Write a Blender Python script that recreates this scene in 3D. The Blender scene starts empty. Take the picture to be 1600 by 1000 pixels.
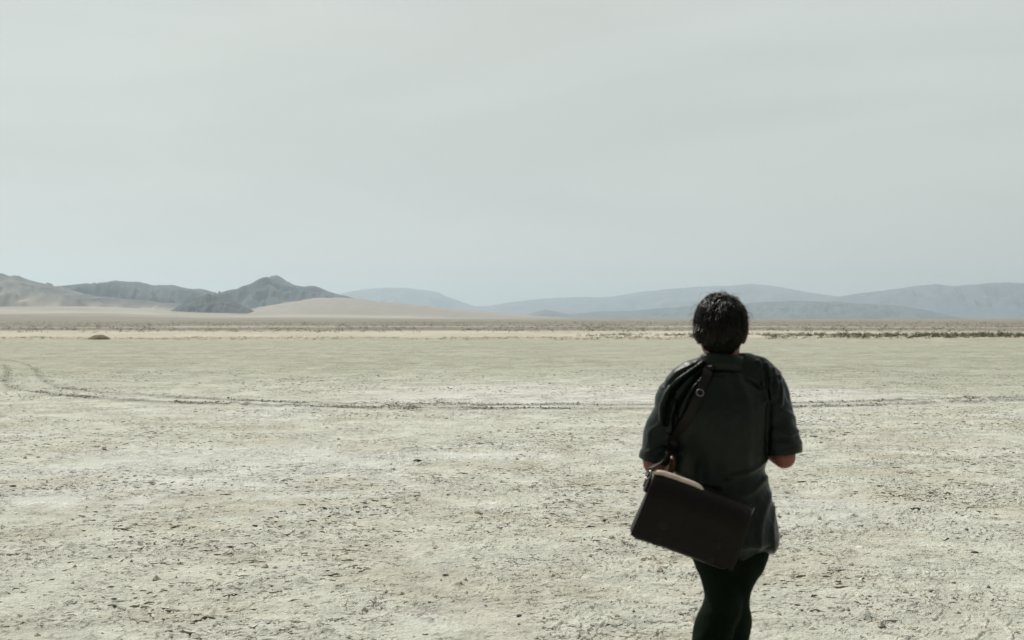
import bpy, math, random
import numpy as np
from mathutils import Vector, Matrix
from mathutils.bvhtree import BVHTree
random.seed(7); rng = np.random.default_rng(11)
sc = bpy.context.scene

# ------------------------------------------------------------------ camera
CAMH = 1.66
F = 2222.0            # focal length in photo pixels (50 mm on 36 mm, 1600 px wide)
cam = bpy.data.cameras.new('camera'); camo = bpy.data.objects.new('camera', cam)
sc.collection.objects.link(camo); sc.camera = camo
camo.location = (0, 0, CAMH); camo.rotation_euler = (math.radians(90), 0, 0)
cam.lens = 50; cam.sensor_width = 36; cam.clip_start = 0.05; cam.clip_end = 120000
cam.dof.use_dof = True; cam.dof.focus_distance = 13.0; cam.dof.aperture_fstop = 5.4

# ------------------------------------------------------------------ sky, sun, exposure
SUN_EL, SUN_AZ = math.radians(52), math.radians(-38)     # azimuth from the view direction, negative = left
w = bpy.data.worlds.new('World'); sc.world = w; w.use_nodes = True
nt = w.node_tree; nt.nodes.clear()
N = nt.nodes.new; L = nt.links.new
sky = N('ShaderNodeTexSky'); sky.sky_type = 'NISHITA'; sky.sun_disc = False
sky.sun_elevation = SUN_EL; sky.sun_rotation = SUN_AZ
sky.air_density = 1.0; sky.dust_density = 4.0; sky.ozone_density = 1.0; sky.altitude = 600
tc = N('ShaderNodeTexCoord')
mp = N('ShaderNodeMapping'); mp.inputs['Scale'].default_value = (1.0, 1.0, 3.2); mp.inputs['Rotation'].default_value = (0.0, 0.16, 0.0)
nz = N('ShaderNodeTexNoise'); nz.inputs['Scale'].default_value = 2.6; nz.inputs['Detail'].default_value = 6; nz.inputs['Roughness'].default_value = 0.5
cr = N('ShaderNodeMapRange'); cr.inputs['From Min'].default_value = 0.38; cr.inputs['From Max'].default_value = 0.66
cr.inputs['To Min'].default_value = 0.85; cr.inputs['To Max'].default_value = 0.97
mx = N('ShaderNodeMix'); mx.data_type = 'RGBA'; mx.inputs['B'].default_value = (6.34, 6.62, 6.14, 1)   # thin high cloud veil
bg = N('ShaderNodeBackground'); bg.inputs['Strength'].default_value = 0.091
out = N('ShaderNodeOutputWorld')
L(tc.outputs['Generated'], mp.inputs['Vector']); L(mp.outputs['Vector'], nz.inputs['Vector']); L(nz.outputs['Fac'], cr.inputs['Value'])
L(cr.outputs['Result'], mx.inputs['Factor']); L(sky.outputs['Color'], mx.inputs['A'])
# the veil is brightest on the sun's side of the sky and duller on the far side
sxyz = N('ShaderNodeSeparateXYZ'); L(tc.outputs['Generated'], sxyz.inputs[0])
side = N('ShaderNodeMapRange'); side.interpolation_type = 'SMOOTHSTEP'
for k_, v_ in zip(('From Min', 'From Max', 'To Min', 'To Max'), (-0.9, 0.75, 0.38, 1.0)): side.inputs[k_].default_value = v_
L(sxyz.outputs['Y'], side.inputs['Value'])
mul = N('ShaderNodeMix'); mul.data_type = 'RGBA'; mul.blend_type = 'MULTIPLY'; mul.inputs['Factor'].default_value = 1
L(mx.outputs['Result'], mul.inputs['A']); nz2 = N('ShaderNodeTexNoise'); nz2.inputs['Scale'].default_value = 1.7; nz2.inputs['Detail'].default_value = 5; nz2.inputs['Distortion'].default_value = .6
mp2 = N('ShaderNodeMapping'); mp2.inputs['Scale'].default_value = (1.0, .6, 5.0); mp2.inputs['Rotation'].default_value = (0, -.22, 0); mp2.inputs['Location'].default_value = (5.3, 0, 2.4)
L(tc.outputs['Generated'], mp2.inputs['Vector']); L(mp2.outputs['Vector'], nz2.inputs['Vector'])
cl2 = N('ShaderNodeMapRange'); cl2.interpolation_type = 'SMOOTHSTEP'
for k_, v_ in zip(('From Min', 'From Max', 'To Min', 'To Max'), (0.40, 0.62, 0.95, 1.05)): cl2.inputs[k_].default_value = v_
L(nz2.outputs['Fac'], cl2.inputs['Value'])
cm = N('ShaderNodeMath'); cm.operation = 'MULTIPLY'; L(cl2.outputs['Result'], cm.inputs[0]); L(side.outputs['Result'], cm.inputs[1])
L(cm.outputs[0], mul.inputs['B']); L(mul.outputs['Result'], bg.inputs['Color'])
L(bg.outputs['Background'], out.inputs['Surface'])

sd = bpy.data.lights.new('sun', 'SUN'); so = bpy.data.objects.new('sun', sd); sc.collection.objects.link(so)
sd.energy = 4.9; sd.angle = math.radians(0.6); sd.color = (1.0, 0.955, 0.88)
sdir = Vector((math.sin(SUN_AZ) * math.cos(SUN_EL), math.cos(SUN_AZ) * math.cos(SUN_EL), math.sin(SUN_EL)))
so.rotation_euler = (-sdir).to_track_quat('-Z', 'Y').to_euler(); so.location = (0, 0, 30)
sc.view_settings.view_transform = 'Standard'; sc.view_settings.look = 'None'
sc.view_settings.exposure = 0.09; sc.view_settings.gamma = 1.0

# ------------------------------------------------------------------ helpers
def px2g(px, py):
    d = CAMH * F / (py - 500.0)
    return ((px - 800.0) / F * d, d)

def _h(ix, iy, seed):
    h = (ix.astype(np.int64) * 374761393 + iy.astype(np.int64) * 668265263 + seed * 1442695041) & 0xFFFFFFFF
    h = ((h ^ (h >> 13)) * 1274126177) & 0xFFFFFFFF
    h = ((h ^ (h >> 16)) * 2246822519) & 0xFFFFFFFF
    return ((h ^ (h >> 15)) & 0xFFFFFF) / float(0xFFFFFF)

def vn(x, y, seed=0):
    ix = np.floor(x); iy = np.floor(y); fx = x - ix; fy = y - iy
    ux = fx * fx * fx * (fx * (fx * 6 - 15) + 10); uy = fy * fy * fy * (fy * (fy * 6 - 15) + 10)
    a = _h(ix, iy, seed); b = _h(ix + 1, iy, seed); c = _h(ix, iy + 1, seed); d = _h(ix + 1, iy + 1, seed)
    return (a + (b - a) * ux) * (1 - uy) + (c + (d - c) * ux) * uy

def fbm(x, y, oct=4, seed=0, rough=0.5):
    s = 0; a = 1; t = 0
    for o in range(oct):
        s = s + a * vn(x * 2 ** o + o * 17.3, y * 2 ** o - o * 9.1, seed + o); t += a; a *= rough
    return s / t

def worley(x, y, seed=0):
    ix = np.floor(x); iy = np.floor(y)
    f1 = np.full(x.shape, 9.0); f2 = np.full(x.shape, 9.0); cid = np.zeros(x.shape)
    for dx in (-1, 0, 1):
        for dy in (-1, 0, 1):
            cx = ix + dx; cy = iy + dy
            rx = cx + _h(cx, cy, seed); ry = cy + _h(cx, cy, seed + 5)
            d = np.hypot(rx - x, ry - y); idv = _h(cx, cy, seed + 9)
            n1 = d < f1
            f2 = np.where(n1, f1, np.minimum(f2, d)); cid = np.where(n1, idv, cid); f1 = np.where(n1, d, f1)
    return f1, f2, cid

def sstep(a, b, x):
    t = np.clip((x - a) / (b - a), 0, 1); return t * t * (3 - 2 * t)

def link(o, parent=None):
    sc.collection.objects.link(o)
    if parent: o.parent = parent
    return o

def mesh_np(name, V, Fc, mat, parent=None, smooth=True, cols=None, tris=None):
    V = np.asarray(V, dtype=np.float32); me = bpy.data.meshes.new(name)
    faces = []
    q = np.asarray(Fc, dtype=np.int32).reshape(-1, 4) if Fc is not None and len(Fc) else np.zeros((0, 4), np.int32)
    t = np.asarray(tris, dtype=np.int32).reshape(-1, 3) if tris is not None and len(tris) else np.zeros((0, 3), np.int32)
    nl = q.size + t.size; nf = len(q) + len(t)
    me.vertices.add(len(V)); me.vertices.foreach_set('co', V.ravel())
    me.loops.add(nl); me.loops.foreach_set('vertex_index', np.concatenate([q.ravel(), t.ravel()]))
    me.polygons.add(nf)
    st = np.concatenate([np.arange(len(q)) * 4, q.size + np.arange(len(t)) * 3]).astype(np.int32)
    me.polygons.foreach_set('loop_start', st)
    me.polygons.foreach_set('use_smooth', np.full(nf, smooth, dtype=bool))
    me.update(calc_edges=True)
    if cols is not None:
        ca = me.color_attributes.new('tint', 'FLOAT_COLOR', 'POINT')
        c4 = np.ones((len(V), 4), np.float32); c4[:, :3] = cols; ca.data.foreach_set('color', c4.ravel())
    me.validate()
    if mat: me.materials.append(mat)
    return link(bpy.data.objects.new(name, me), parent)

def tag(o, label=None, cat=None, group=None, kind=None):
    if label: o['label'] = label
    if cat: o['category'] = cat
    if group: o['group'] = group
    if kind: o['kind'] = kind
    return o

def grid_faces(nr, nc, wrap=False):
    i = np.arange(nr - 1)[:, None]; j = np.arange(nc if wrap else nc - 1)[None, :]
    jn = (j + 1) % nc
    return np.stack([i * nc + j, i * nc + jn, (i + 1) * nc + jn, (i + 1) * nc + j], -1).reshape(-1, 4)

def material(name, col, rough=0.8, spec=0.3, bump=None, tint=False, var=None, sheen=0.0):
    """bump: list of (scale, strength_m); var: (scale, amount)"""
    m = bpy.data.materials.new(name); m.use_nodes = True; nt = m.node_tree; b = nt.nodes['Principled BSDF']
    b.inputs['Roughness'].default_value = rough; b.inputs['Specular IOR Level'].default_value = spec
    b.inputs['Base Color'].default_value = (*col, 1)
    if sheen: b.inputs['Sheen Weight'].default_value = sheen; b.inputs['Sheen Roughness'].default_value = 0.4
    geo = nt.nodes.new('ShaderNodeNewGeometry'); src = None
    if tint:
        at = nt.nodes.new('ShaderNodeAttribute'); at.attribute_name = 'tint'; src = at.outputs['Color']
    if var:
        for sca, amt in var:
            n = nt.nodes.new('ShaderNodeTexNoise'); n.inputs['Scale'].default_value = sca; n.inputs['Detail'].default_value = 4
            nt.links.new(geo.outputs['Position'], n.inputs['Vector'])
            r = nt.nodes.new('ShaderNodeMapRange'); r.inputs['From Min'].default_value = 0.3; r.inputs['From Max'].default_value = 0.7
            r.inputs['To Min'].default_value = 1 - amt; r.inputs['To Max'].default_value = 1 + amt
            nt.links.new(n.outputs['Fac'], r.inputs['Value'])
            x = nt.nodes.new('ShaderNodeMix'); x.data_type = 'RGBA'; x.blend_type = 'MULTIPLY'; x.inputs['Factor'].default_value = 1
            if src: nt.links.new(src, x.inputs['A'])
            else: x.inputs['A'].default_value = (*col, 1)
            nt.links.new(r.outputs['Result'], x.inputs['B']); src = x.outputs['Result']
    if src: nt.links.new(src, b.inputs['Base Color'])
    prev = None
    for sca, dist in (bump or []):
        n = nt.nodes.new('ShaderNodeTexNoise'); n.inputs['Scale'].default_value = sca; n.inputs['Detail'].default_value = 4; n.inputs['Roughness'].default_value = 0.6
        nt.links.new(geo.outputs['Position'], n.inputs['Vector'])
        bp = nt.nodes.new('ShaderNodeBump'); bp.inputs['Distance'].default_value = dist; bp.inputs['Strength'].default_value = 1
        nt.links.new(n.outputs['Fac'], bp.inputs['Height'])
        if prev: nt.links.new(prev.outputs['Normal'], bp.inputs['Normal'])
        prev = bp
    if prev: nt.links.new(prev.outputs['Normal'], b.inputs['Normal'])
    return m

# ------------------------------------------------------------------ tracks (world positions of the two ruts)
def chaikin(p, n=2):
    p = np.array(p, float)
    for _ in range(n):
        q = np.empty((2 * len(p) - 2, 2)); q[0::2] = .75 * p[:-1] + .25 * p[1:]; q[1::2] = .25 * p[:-1] + .75 * p[1:]
        p = np.vstack([p[:1], q, p[-1:]])
    return p
far_rut = [(-60, 560), (0, 562), (22, 563.5), (45, 570), (57, 577), (61, 586), (70, 595), (85, 602), (103, 606), (150, 611.5), (200, 616), (300, 622), (400, 626.5),
           (500, 629.5), (700, 632), (1000, 632), (1230, 629.5), (1400, 625.5), (1600, 620.5), (1800, 614), (2100, 604)]
near_rut = [(-60, 570), (0, 570), (12, 573), (13, 580), (8, 587), (8, 594), (13, 602), (24, 607.5), (45, 611.5), (70, 614.5), (100, 618), (200, 625.5), (300, 630.5),
            (400, 633.5), (500, 636), (700, 638.5), (870, 639), (1000, 638.5), (1230, 636), (1400, 631.5), (1600, 625.5), (1800, 619), (2100, 609)]
RUTS = [chaikin([px2g(*p) for p in r]) for r in (far_rut, near_rut)]
FAINT = [chaikin([px2g(*p) for p in [(1000, 611), (1250, 608), (1450, 605), (1700, 601)]]),
         chaikin([px2g(*p) for p in [(900, 566), (1250, 563), (1600, 559), (1800, 556)]])]

def dist_poly(x, y, poly):
    d = np.full(x.shape, 1e9); s = np.zeros(x.shape); acc = 0
    for a, b in zip(poly[:-1], poly[1:]):
        v = b - a; l2 = v @ v
        if l2 < 1e-9: continue
        t = np.clip(((x - a[0]) * v[0] + (y - a[1]) * v[1]) / l2, 0, 1)
        dd = np.hypot(x - a[0] - t * v[0], y - a[1] - t * v[1]); k = dd < d
        s = np.where(k, acc + t * math.sqrt(l2), s); d = np.where(k, dd, d); acc += math.sqrt(l2)
    return d, s

# ------------------------------------------------------------------ terrain
def terrain(x, y):
    r = np.hypot(x, y); pxc = 800 + F * x / np.maximum(y, 1.0); pxc = np.where(y > 1, pxc, 800)
    a = 50 - 21 * sstep(100, 330, pxc) - 23 * sstep(430, 950, pxc)
    a = a * (1 + .8 * (fbm(x / 900, y / 2500, 3, 43) - .5))
    z = a * np.clip((r - 900) / 5100, 0, 1.02) ** 2
    z = z + 0.5 * sstep(140, 200, r) * (fbm(x / 60, y / 60, 3, 40) - 0.5) * sstep(140, 400, r)
    z = z + 0.14 * sstep(118, 128, r + 4 * (vn(x / 9, y / 9, 3) - .5))      # low bank at the edge of the dry lake
    return z

def crust(x, y, r):
    """small scale relief of the dried mud crust, metres"""
    fade = (1 - sstep(60, 110, r)) * sstep(3.0, 5.0, r) * (1 - sstep(.42, .47, np.abs(np.arctan2(x, y))))   # only where the sheet is fine enough to carry it
    wx = x + 0.10 * (fbm(x * 3, y * 3, 2, 50) - .5); wy = y + 0.10 * (fbm(x * 3 + 40, y * 3, 2, 52) - .5)
    patch = sstep(0.40, 0.58, fbm(x * 0.9, y * 0.9, 3, 60))
    patch2 = sstep(0.45, 0.65, fbm(x * 1.7 + 9, y * 1.7, 3, 63))
    z = 0.030 * (fbm(x * 0.8, y * 0.8, 3, 20) - .5)
    z = z + 0.016 * (fbm(x * 5, y * 5, 3, 24) - .5) * (0.5 + patch)
    f1, f2, cid = worley(wx * 6.5, wy * 6.5, 30)
    edge = f2 - f1
    curl = np.exp(-((edge - 0.16) / 0.10) ** 2)
    z = z + (0.35 + 0.65 * patch2) * (0.006 * curl + 0.008 * (cid - .5)) - 0.014 * (1 - sstep(0.0, 0.09, edge)) * (0.2 + 0.8 * patch2)
    f1b, f2b, cidb = worley(wx * 15 + 3, wy * 15, 33)
    z = z + 0.007 * (cidb - .5) * (0.3 + 0.7 * patch)
    big = worley(x * 1.15 + 7, y * 1.15, 37)                                   # scattered lifted flakes
    flake = np.exp(-(big[0] / 0.055) ** 2) * (big[2] > 0.35)
    z = z + 0.030 * flake
    return 1.1 * z * fade

def rut_relief(x, y, z, r):
    m = (r > 18) & (r < 90) & (y > 0)
    xs, ys = x[m], y[m]; dz = np.zeros(xs.shape); tr = np.zeros(xs.shape); te = np.zeros(xs.shape)
    wob = 0.10 * (fbm(xs * 1.3, ys * 1.3, 2, 70) - .5)
    for k, R in enumerate(RUTS):
        d, s = dist_poly(xs, ys, R); d = np.abs(d + wob)
        br = 0.25 + 0.75 * sstep(0.38, 0.6, vn(s * 0.55 + 31 * k, s * 0, 71))
        amp = (0.45 + 0.55 * sstep(-14, -4, xs)) * (0.65 if k == 0 else 1.0)
        rag = fbm(xs * 9, ys * 9, 2, 73 + k)
        dz += amp * (-0.035 * np.exp(-(d / 0.10) ** 2) + br * 0.075 * rag * np.exp(-((d - 0.20) / 0.085) ** 2))
        tr = np.maximum(tr, np.exp(-(d / ((0.20 if k else .15) - .07 * sstep(-12, -15, xs))) ** 2)); te = np.maximum(te, np.exp(-((d - .30) / 0.12) ** 2))
    ft = np.zeros(xs.shape)
    for R in FAINT:
        d, s = dist_poly(xs, ys, R); dz += 0.02 * np.exp(-((d - .15) / 0.12) ** 2) * fbm(xs * 3, ys * 3, 2, 75); ft = np.maximum(ft, np.exp(-(d / 0.4) ** 2))
    z[m] += dz
    T = np.zeros(x.shape); T[m] = tr; FT = np.zeros(x.shape); FT[m] = ft; Te = np.zeros(x.shape); Te[m] = te
    return T, FT, Te

def ground_z(x, y):
    x = np.atleast_1d(np.asarray(x, float)); y = np.atleast_1d(np.asarray(y, float)); r = np.hypot(x, y)
    z = terrain(x, y) + crust(x, y, r); rut_relief(x, y, z, r); return z

def crack_nodes(m):
    nt = m.node_tree; N = nt.nodes.new; L = nt.links.new; b = nt.nodes['Principled BSDF']
    geo = N('ShaderNodeNewGeometry')
    def noise(sc_, det=3, rough=.55, src=None):
        n = N('ShaderNodeTexNoise'); n.inputs['Scale'].default_value = sc_; n.inputs['Detail'].default_value = det; n.inputs['Roughness'].default_value = rough
        L(src or geo.outputs['Position'], n.inputs['Vector']); return n
    def rng_(src, a, b_, c=0., d=1.):
        r = N('ShaderNodeMapRange'); r.interpolation_type = 'SMOOTHSTEP'
        for k, v in zip(('From Min', 'From Max', 'To Min', 'To Max'), (a, b_, c, d)): r.inputs[k].default_value = v
        L(src, r.inputs['Value']); return r.outputs['Result']
    def math_(op, a, b_):
        x = N('ShaderNodeMath'); x.operation = op
        for i, v in enumerate((a, b_)):
            if isinstance(v, (int, float)): x.inputs[i].default_value = v
            else: L(v, x.inputs[i])
        return x.outputs[0]
    # warped position
    wn = noise(3.5, 3); sub = N('ShaderNodeVectorMath'); sub.operation = 'SUBTRACT'; sub.inputs[1].default_value = (.5, .5, .5); L(wn.outputs['Color'], sub.inputs[0])
    sca = N('ShaderNodeVectorMath'); sca.operation = 'SCALE'; sca.inputs['Scale'].default_value = .22; L(sub.outputs[0], sca.inputs[0])
    add = N('ShaderNodeVectorMath'); add.operation = 'ADD'; L(geo.outputs['Position'], add.inputs[0]); L(sca.outputs[0], add.inputs[1])
    patch = rng_(noise(1.1, 4).outputs['Fac'], CRACK[0], CRACK[1]); patch2 = rng_(noise(0.25, 3).outputs['Fac'], .35, .65, .35, 1.0)
    patch = math_('MULTIPLY', patch, patch2)
    brk = rng_(noise(11.0, 2).outputs['Fac'], .49, .60)
    hs = None; cr = None
    for sc_, wd, hh in ((8, .10, .8), (19.0, .13, .6)):
        v = N('ShaderNodeTexVoronoi'); v.feature = 'DISTANCE_TO_EDGE'; v.inputs['Scale'].default_value = sc_; L(add.outputs[0], v.inputs['Vector'])
        c = N('ShaderNodeTexVoronoi'); c.feature = 'F1'; c.inputs['Scale'].default_value = sc_; L(add.outputs[0], c.inputs['Vector'])
        crack = math_('MULTIPLY', rng_(v.outputs['Distance'], 0.0, wd, 1.0, 0.0), brk)
        sx = N('ShaderNodeSeparateColor'); L(c.outputs['Color'], sx.inputs[0])
        h = math_('SUBTRACT', math_('MULTIPLY', sx.outputs[0], .8), crack)
        h = math_('MULTIPLY', h, hh)
        hs = h if hs is None else math_('ADD', hs, h)
        cr = crack if cr is None else math_('MAXIMUM', cr, math_('MULTIPLY', crack, .7))
    hs = math_('MULTIPLY', hs, patch); cr = math_('MULTIPLY', cr, patch)
    hs = math_('ADD', hs, math_('MULTIPLY', noise(14, 6, .70).outputs['Fac'], .9))
    bp = N('ShaderNodeBump'); bp.inputs['Distance'].default_value = CRACK[2]; bp.inputs['Strength'].default_value = 1; L(hs, bp.inputs['Height']); L(bp.outputs['Normal'], b.inputs['Normal'])
    old = b.inputs['Base Color'].links[0].from_socket
    mxx = N('ShaderNodeMix'); mxx.data_type = 'RGBA'; mxx.blend_type = 'MIX'; L(math_('MULTIPLY', cr, CRACK[3]), mxx.inputs['Factor'])
    L(old, mxx.inputs['A']); mxx.inputs['B'].default_value = (0.17, 0.135, 0.09, 1); L(mxx.outputs['Result'], b.inputs['Base Color'])   # shade of the cracks painted in, coloured as brown earth
CRACK = (.38, .56, .045, .55)
def build_ground():
    ri = [0.0]; r = 0.35
    while r < 5.2: ri.append(r); r *= 1.10
    r = 5.2
    while r < 70: ri.append(r); r += max(0.012, r * r / (CAMH * F * 0.64) * 0.62)
    while r < 37000: ri.append(r); r *= 1.024
    ri = np.array(ri)
    fine = np.radians(np.linspace(-27, 27, 1400)); rest = np.radians(np.linspace(27, 333, 90))[1:-1]
    th = np.concatenate([fine, rest])
    Rr, Th = np.meshgrid(ri, th, indexing='ij')
    x = (Rr * np.sin(Th)); y = (Rr * np.cos(Th)); r = np.hypot(x, y)
    z = terrain(x, y) + crust(x, y, r)
    T, FT, Te = rut_relief(x, y, z, r)
    # albedo: bands of crust, sand and scrub plain
    def c3(a): return np.array(a)[None, None, :]
    yp = 500 + CAMH * F / np.maximum(r, 1.0)
    n1 = fbm(x / 14, y / 40, 3, 80)[..., None]; n2 = fbm(x * 0.45, y * 0.45, 4, 84)[..., None]
    near = c3((0.455, 0.460, 0.404)); mid = c3((0.318, 0.326, 0.262)); pale = c3((0.51, 0.52, 0.495)); tan = c3((0.37, 0.35, 0.275))
    t = sstep(628, 568, yp + 26 * (n1[..., 0] - .5))[..., None]
    col = near * (1 - t) + mid * t
    # whitish salt patches and tan soil patches
    q_ = (1 - .75 * sstep(22, 42, r))[..., None]; ps = sstep(0.50, 0.68, n2) * q_; col = col * (1 - .55 * ps) + pale * .55 * ps
    pt = sstep(0.52, 0.72, fbm(x * 1.1 + 5, y * 1.1, 4, 88)[..., None]) * q_; col = col * (1 - .45 * pt) + tan * .45 * pt
    pxc = 800 + F * x / np.maximum(y, 1)
    sb = (sstep(600, 608, yp) * (1 - sstep(628, 634, yp)) * sstep(450, 800, pxc) * (1 - sstep(1280, 1500, pxc)))[..., None]
    col = col * (1 - .5 * sb) + c3((0.53, 0.53, 0.51)) * .5 * sb
    # rut tints
    tl = sstep(-13, -6, x)[..., None]; T = T[..., None]
    col = col * (1 - 0.74 * T * tl * (.55 + .45 * sstep(.35, .6, fbm(x * 1.5, y * 1.5, 3, 77)))[..., None]) ; col = col * (1 - .25 * T * (1 - tl))
    col = col * (1 - .20 * Te[..., None] * tl) ; col = col * (1 - .14 * FT[..., None])
    # beyond the lake edge
    wob = 5 * (fbm(x / 22, y / 30, 3, 90) - .5)
    e = sstep(115, 121, r + wob)[..., None]
    sand = c3((0.41, 0.395, 0.325)) * (0.86 + 0.3 * fbm(x / 5, y / 16, 3, 92)[..., None])
    brown = c3((0.190, 0.178, 0.150)) * (0.75 + 0.5 * fbm(x / 30, y / 120, 4, 94)[..., None])
    fan = c3((0.28, 0.265, 0.225)) * (0.7 + .6 * fbm(x / 260, y / 700, 4, 98)[..., None])
    oliv = np.exp(-((r + wob - 122) / 5.0) ** 2)[..., None] * c3((1, 1, 1))[..., :1]
    out = sand * (1 - .35 * oliv) + c3((0.16, 0.15, 0.08)) * .35 * oliv
    b = sstep(190, 235, r + 40 * (fbm(x / 40, y / 60, 3, 96) - .5))[..., None]
    strip = np.exp(-((np.log(np.maximum(r, 1)) - math.log(330)) / 0.10) ** 2)[..., None] * sstep(0.45, 0.6, fbm(x / 50, y / 90, 2, 97))[..., None]
    b = b * (1 - .6 * strip)
    out = out * (1 - b) + brown * b
    lf = (sstep(2600, 4300, r) * (1 - sstep(600, 950, pxc)))[..., None]
    out = out * (1 - lf) + fan * lf
    col = col * (1 - e) + out * e
    V = np.stack([x, y, z], -1).reshape(-1, 3)
    nr, nc = Rr.shape
    Fq = grid_faces(nr, nc, wrap=True)
    Fq = Fq[:, ::-1]
    m = material('playa_crust', (0.4, 0.4, 0.35), rough=0.95, spec=0.12, tint=True, var=[(3.6, .13), (1.2, .07), (38, .12), (140, .08)])
    crack_nodes(m)
    o = mesh_np('ground', V, Fq, m, cols=np.clip(col, 0, 1).reshape(-1, 3))
    return tag(o, 'pale cracked dry lake bed with sand and scrub plain beyond', kind='structure')
build_ground()

# ------------------------------------------------------------------ hills
def hills(name, D, prof, depth, col, seed, rough_amp=0.5, cell=0.32, label=None, var=0.25, cols2=None, steep=1.2):
    pts = sorted(prof); px = np.array([p[0] for p in pts], float); py = np.array([p[1] for p in pts], float)
    nx = 1300; nv = 80
    gx = np.linspace(px[0], px[-1], nx); H = np.interp(gx, px, py)
    k = np.hanning(9); k /= k.sum(); H = np.convolve(np.pad(H, 4, 'edge'), k, 'valid')
    H = H - 1.7 * (fbm(gx / 16, gx * 0 + seed, 4, seed + 17, .6) - .5)
    zr = CAMH + (500 - H) / F * D
    X = (gx - 800) / F * D
    v = np.linspace(-1, 1, nv)
    Xg, Vg = np.meshgrid(X, v, indexing='ij'); Zr = np.repeat(zr[:, None], nv, 1)
    s = (1 - np.abs(Vg)) ** steep
    Yg = D + Vg * depth * (0.85 + .3 * fbm(Xg / (depth * .8), Xg * 0, 2, seed + 7))
    sc_ = depth * cell
    rd = 1 - np.abs(2 * fbm(Xg / sc_ + 3, Yg / (sc_ * 1.6), 5, seed, .55) - 1) * 2.0
    env = s * (1 - s) * 4
    hg = np.maximum(Zr, 5)
    Z = Zr * s + hg * rough_amp * env * (rd - .5) + hg * 0.05 * (fbm(Xg / sc_ * 6, Yg / sc_ * 6, 4, seed + 3) - .5)
    Z = np.minimum(Z, Zr * (.80 + .20 * s))
    Z = Z - 4 - 12 * (1 - s)
    V = np.stack([Xg, Yg, Z], -1).reshape(-1, 3)
    Fq = grid_faces(nx, nv)
    c = np.array(col)[None, None, :] * (1 + var * (2 * fbm(Xg / sc_ * 2, Yg / sc_ * 2, 4, seed + 11) - 1))[..., None]
    if cols2 is not None:      # lighter sand draped on the lower slopes
        t = sstep(0.95, 0.50, Z / hg + .5 * (fbm(Xg / sc_, Yg / sc_, 3, seed + 13) - .5))[..., None]
        c = c * (1 - t) + np.array(cols2)[None, None, :] * t
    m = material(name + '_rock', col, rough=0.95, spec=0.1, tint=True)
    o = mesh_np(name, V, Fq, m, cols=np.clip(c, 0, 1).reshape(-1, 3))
    return tag(o, label, kind='structure')

# far pale ranges
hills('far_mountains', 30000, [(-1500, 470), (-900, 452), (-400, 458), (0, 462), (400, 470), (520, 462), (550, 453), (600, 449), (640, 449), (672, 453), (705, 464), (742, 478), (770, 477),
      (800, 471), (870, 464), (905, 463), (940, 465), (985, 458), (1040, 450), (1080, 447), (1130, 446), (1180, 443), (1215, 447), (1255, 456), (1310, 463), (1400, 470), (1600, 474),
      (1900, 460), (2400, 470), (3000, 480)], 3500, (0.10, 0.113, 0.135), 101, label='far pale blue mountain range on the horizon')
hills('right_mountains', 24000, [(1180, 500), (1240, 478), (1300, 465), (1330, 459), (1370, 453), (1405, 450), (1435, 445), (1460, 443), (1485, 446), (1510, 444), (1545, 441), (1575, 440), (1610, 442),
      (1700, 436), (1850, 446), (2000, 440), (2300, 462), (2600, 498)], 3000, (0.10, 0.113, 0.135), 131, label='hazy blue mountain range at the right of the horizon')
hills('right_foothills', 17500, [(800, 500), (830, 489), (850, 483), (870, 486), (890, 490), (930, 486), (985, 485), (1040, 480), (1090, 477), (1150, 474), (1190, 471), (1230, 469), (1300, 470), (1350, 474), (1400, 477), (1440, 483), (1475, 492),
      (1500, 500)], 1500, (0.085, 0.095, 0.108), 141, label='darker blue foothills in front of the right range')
# left dark ranges
hills('left_mountains', 9500, [(-1200, 470), (-700, 440), (-400, 452), (-100, 448), (60, 446), (100, 445), (140, 441), (185, 436), (215, 437), (240, 443), (268, 444), (290, 449), (315, 450), (340, 457), (365, 450), (385, 451),
      (403, 443), (418, 437), (432, 428), (447, 438), (462, 445), (475, 446), (490, 444), (505, 450), (530, 459), (560, 466), (600, 480), (650, 500)], 1300, (0.064, 0.082, 0.094), 151, .8,
      label='dark rocky mountains with a pointed peak left of centre')
hills('near_left_hill', 7500, [(-900, 460), (-500, 425), (-250, 435), (-100, 418), (-40, 422), (0, 424), (12, 429), (25, 428), (50, 436), (70, 443), (100, 452), (150, 461), (220, 467), (300, 476), (380, 488), (420, 500)],
      1200, (0.10, 0.108, 0.108), 161, .7, label='brown hill with pale sandy apron at the far left', cols2=(0.32, 0.285, 0.235))
hills('dark_knoll', 6600, [(245, 500), (272, 480), (290, 470), (310, 462), (325, 457), (345, 463), (362, 467), (380, 476), (402, 487), (430, 500)], 330, (0.055, 0.066, 0.070), 171, .4, cell=.6,
      label='small dark rocky knoll below the mountains at left')
hills('sand_hill', 7200, [(330, 500), (370, 487), (410, 478), (450, 471), (490, 465), (515, 463), (540, 464), (590, 469), (640, 474), (700, 480), (760, 486), (830, 491), (900, 496), (960, 500)], 1300, (0.26, 0.238, 0.205), 181, .06,
      label='broad tan sand slope at centre left of the plain', var=.12, steep=1.0)

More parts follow.
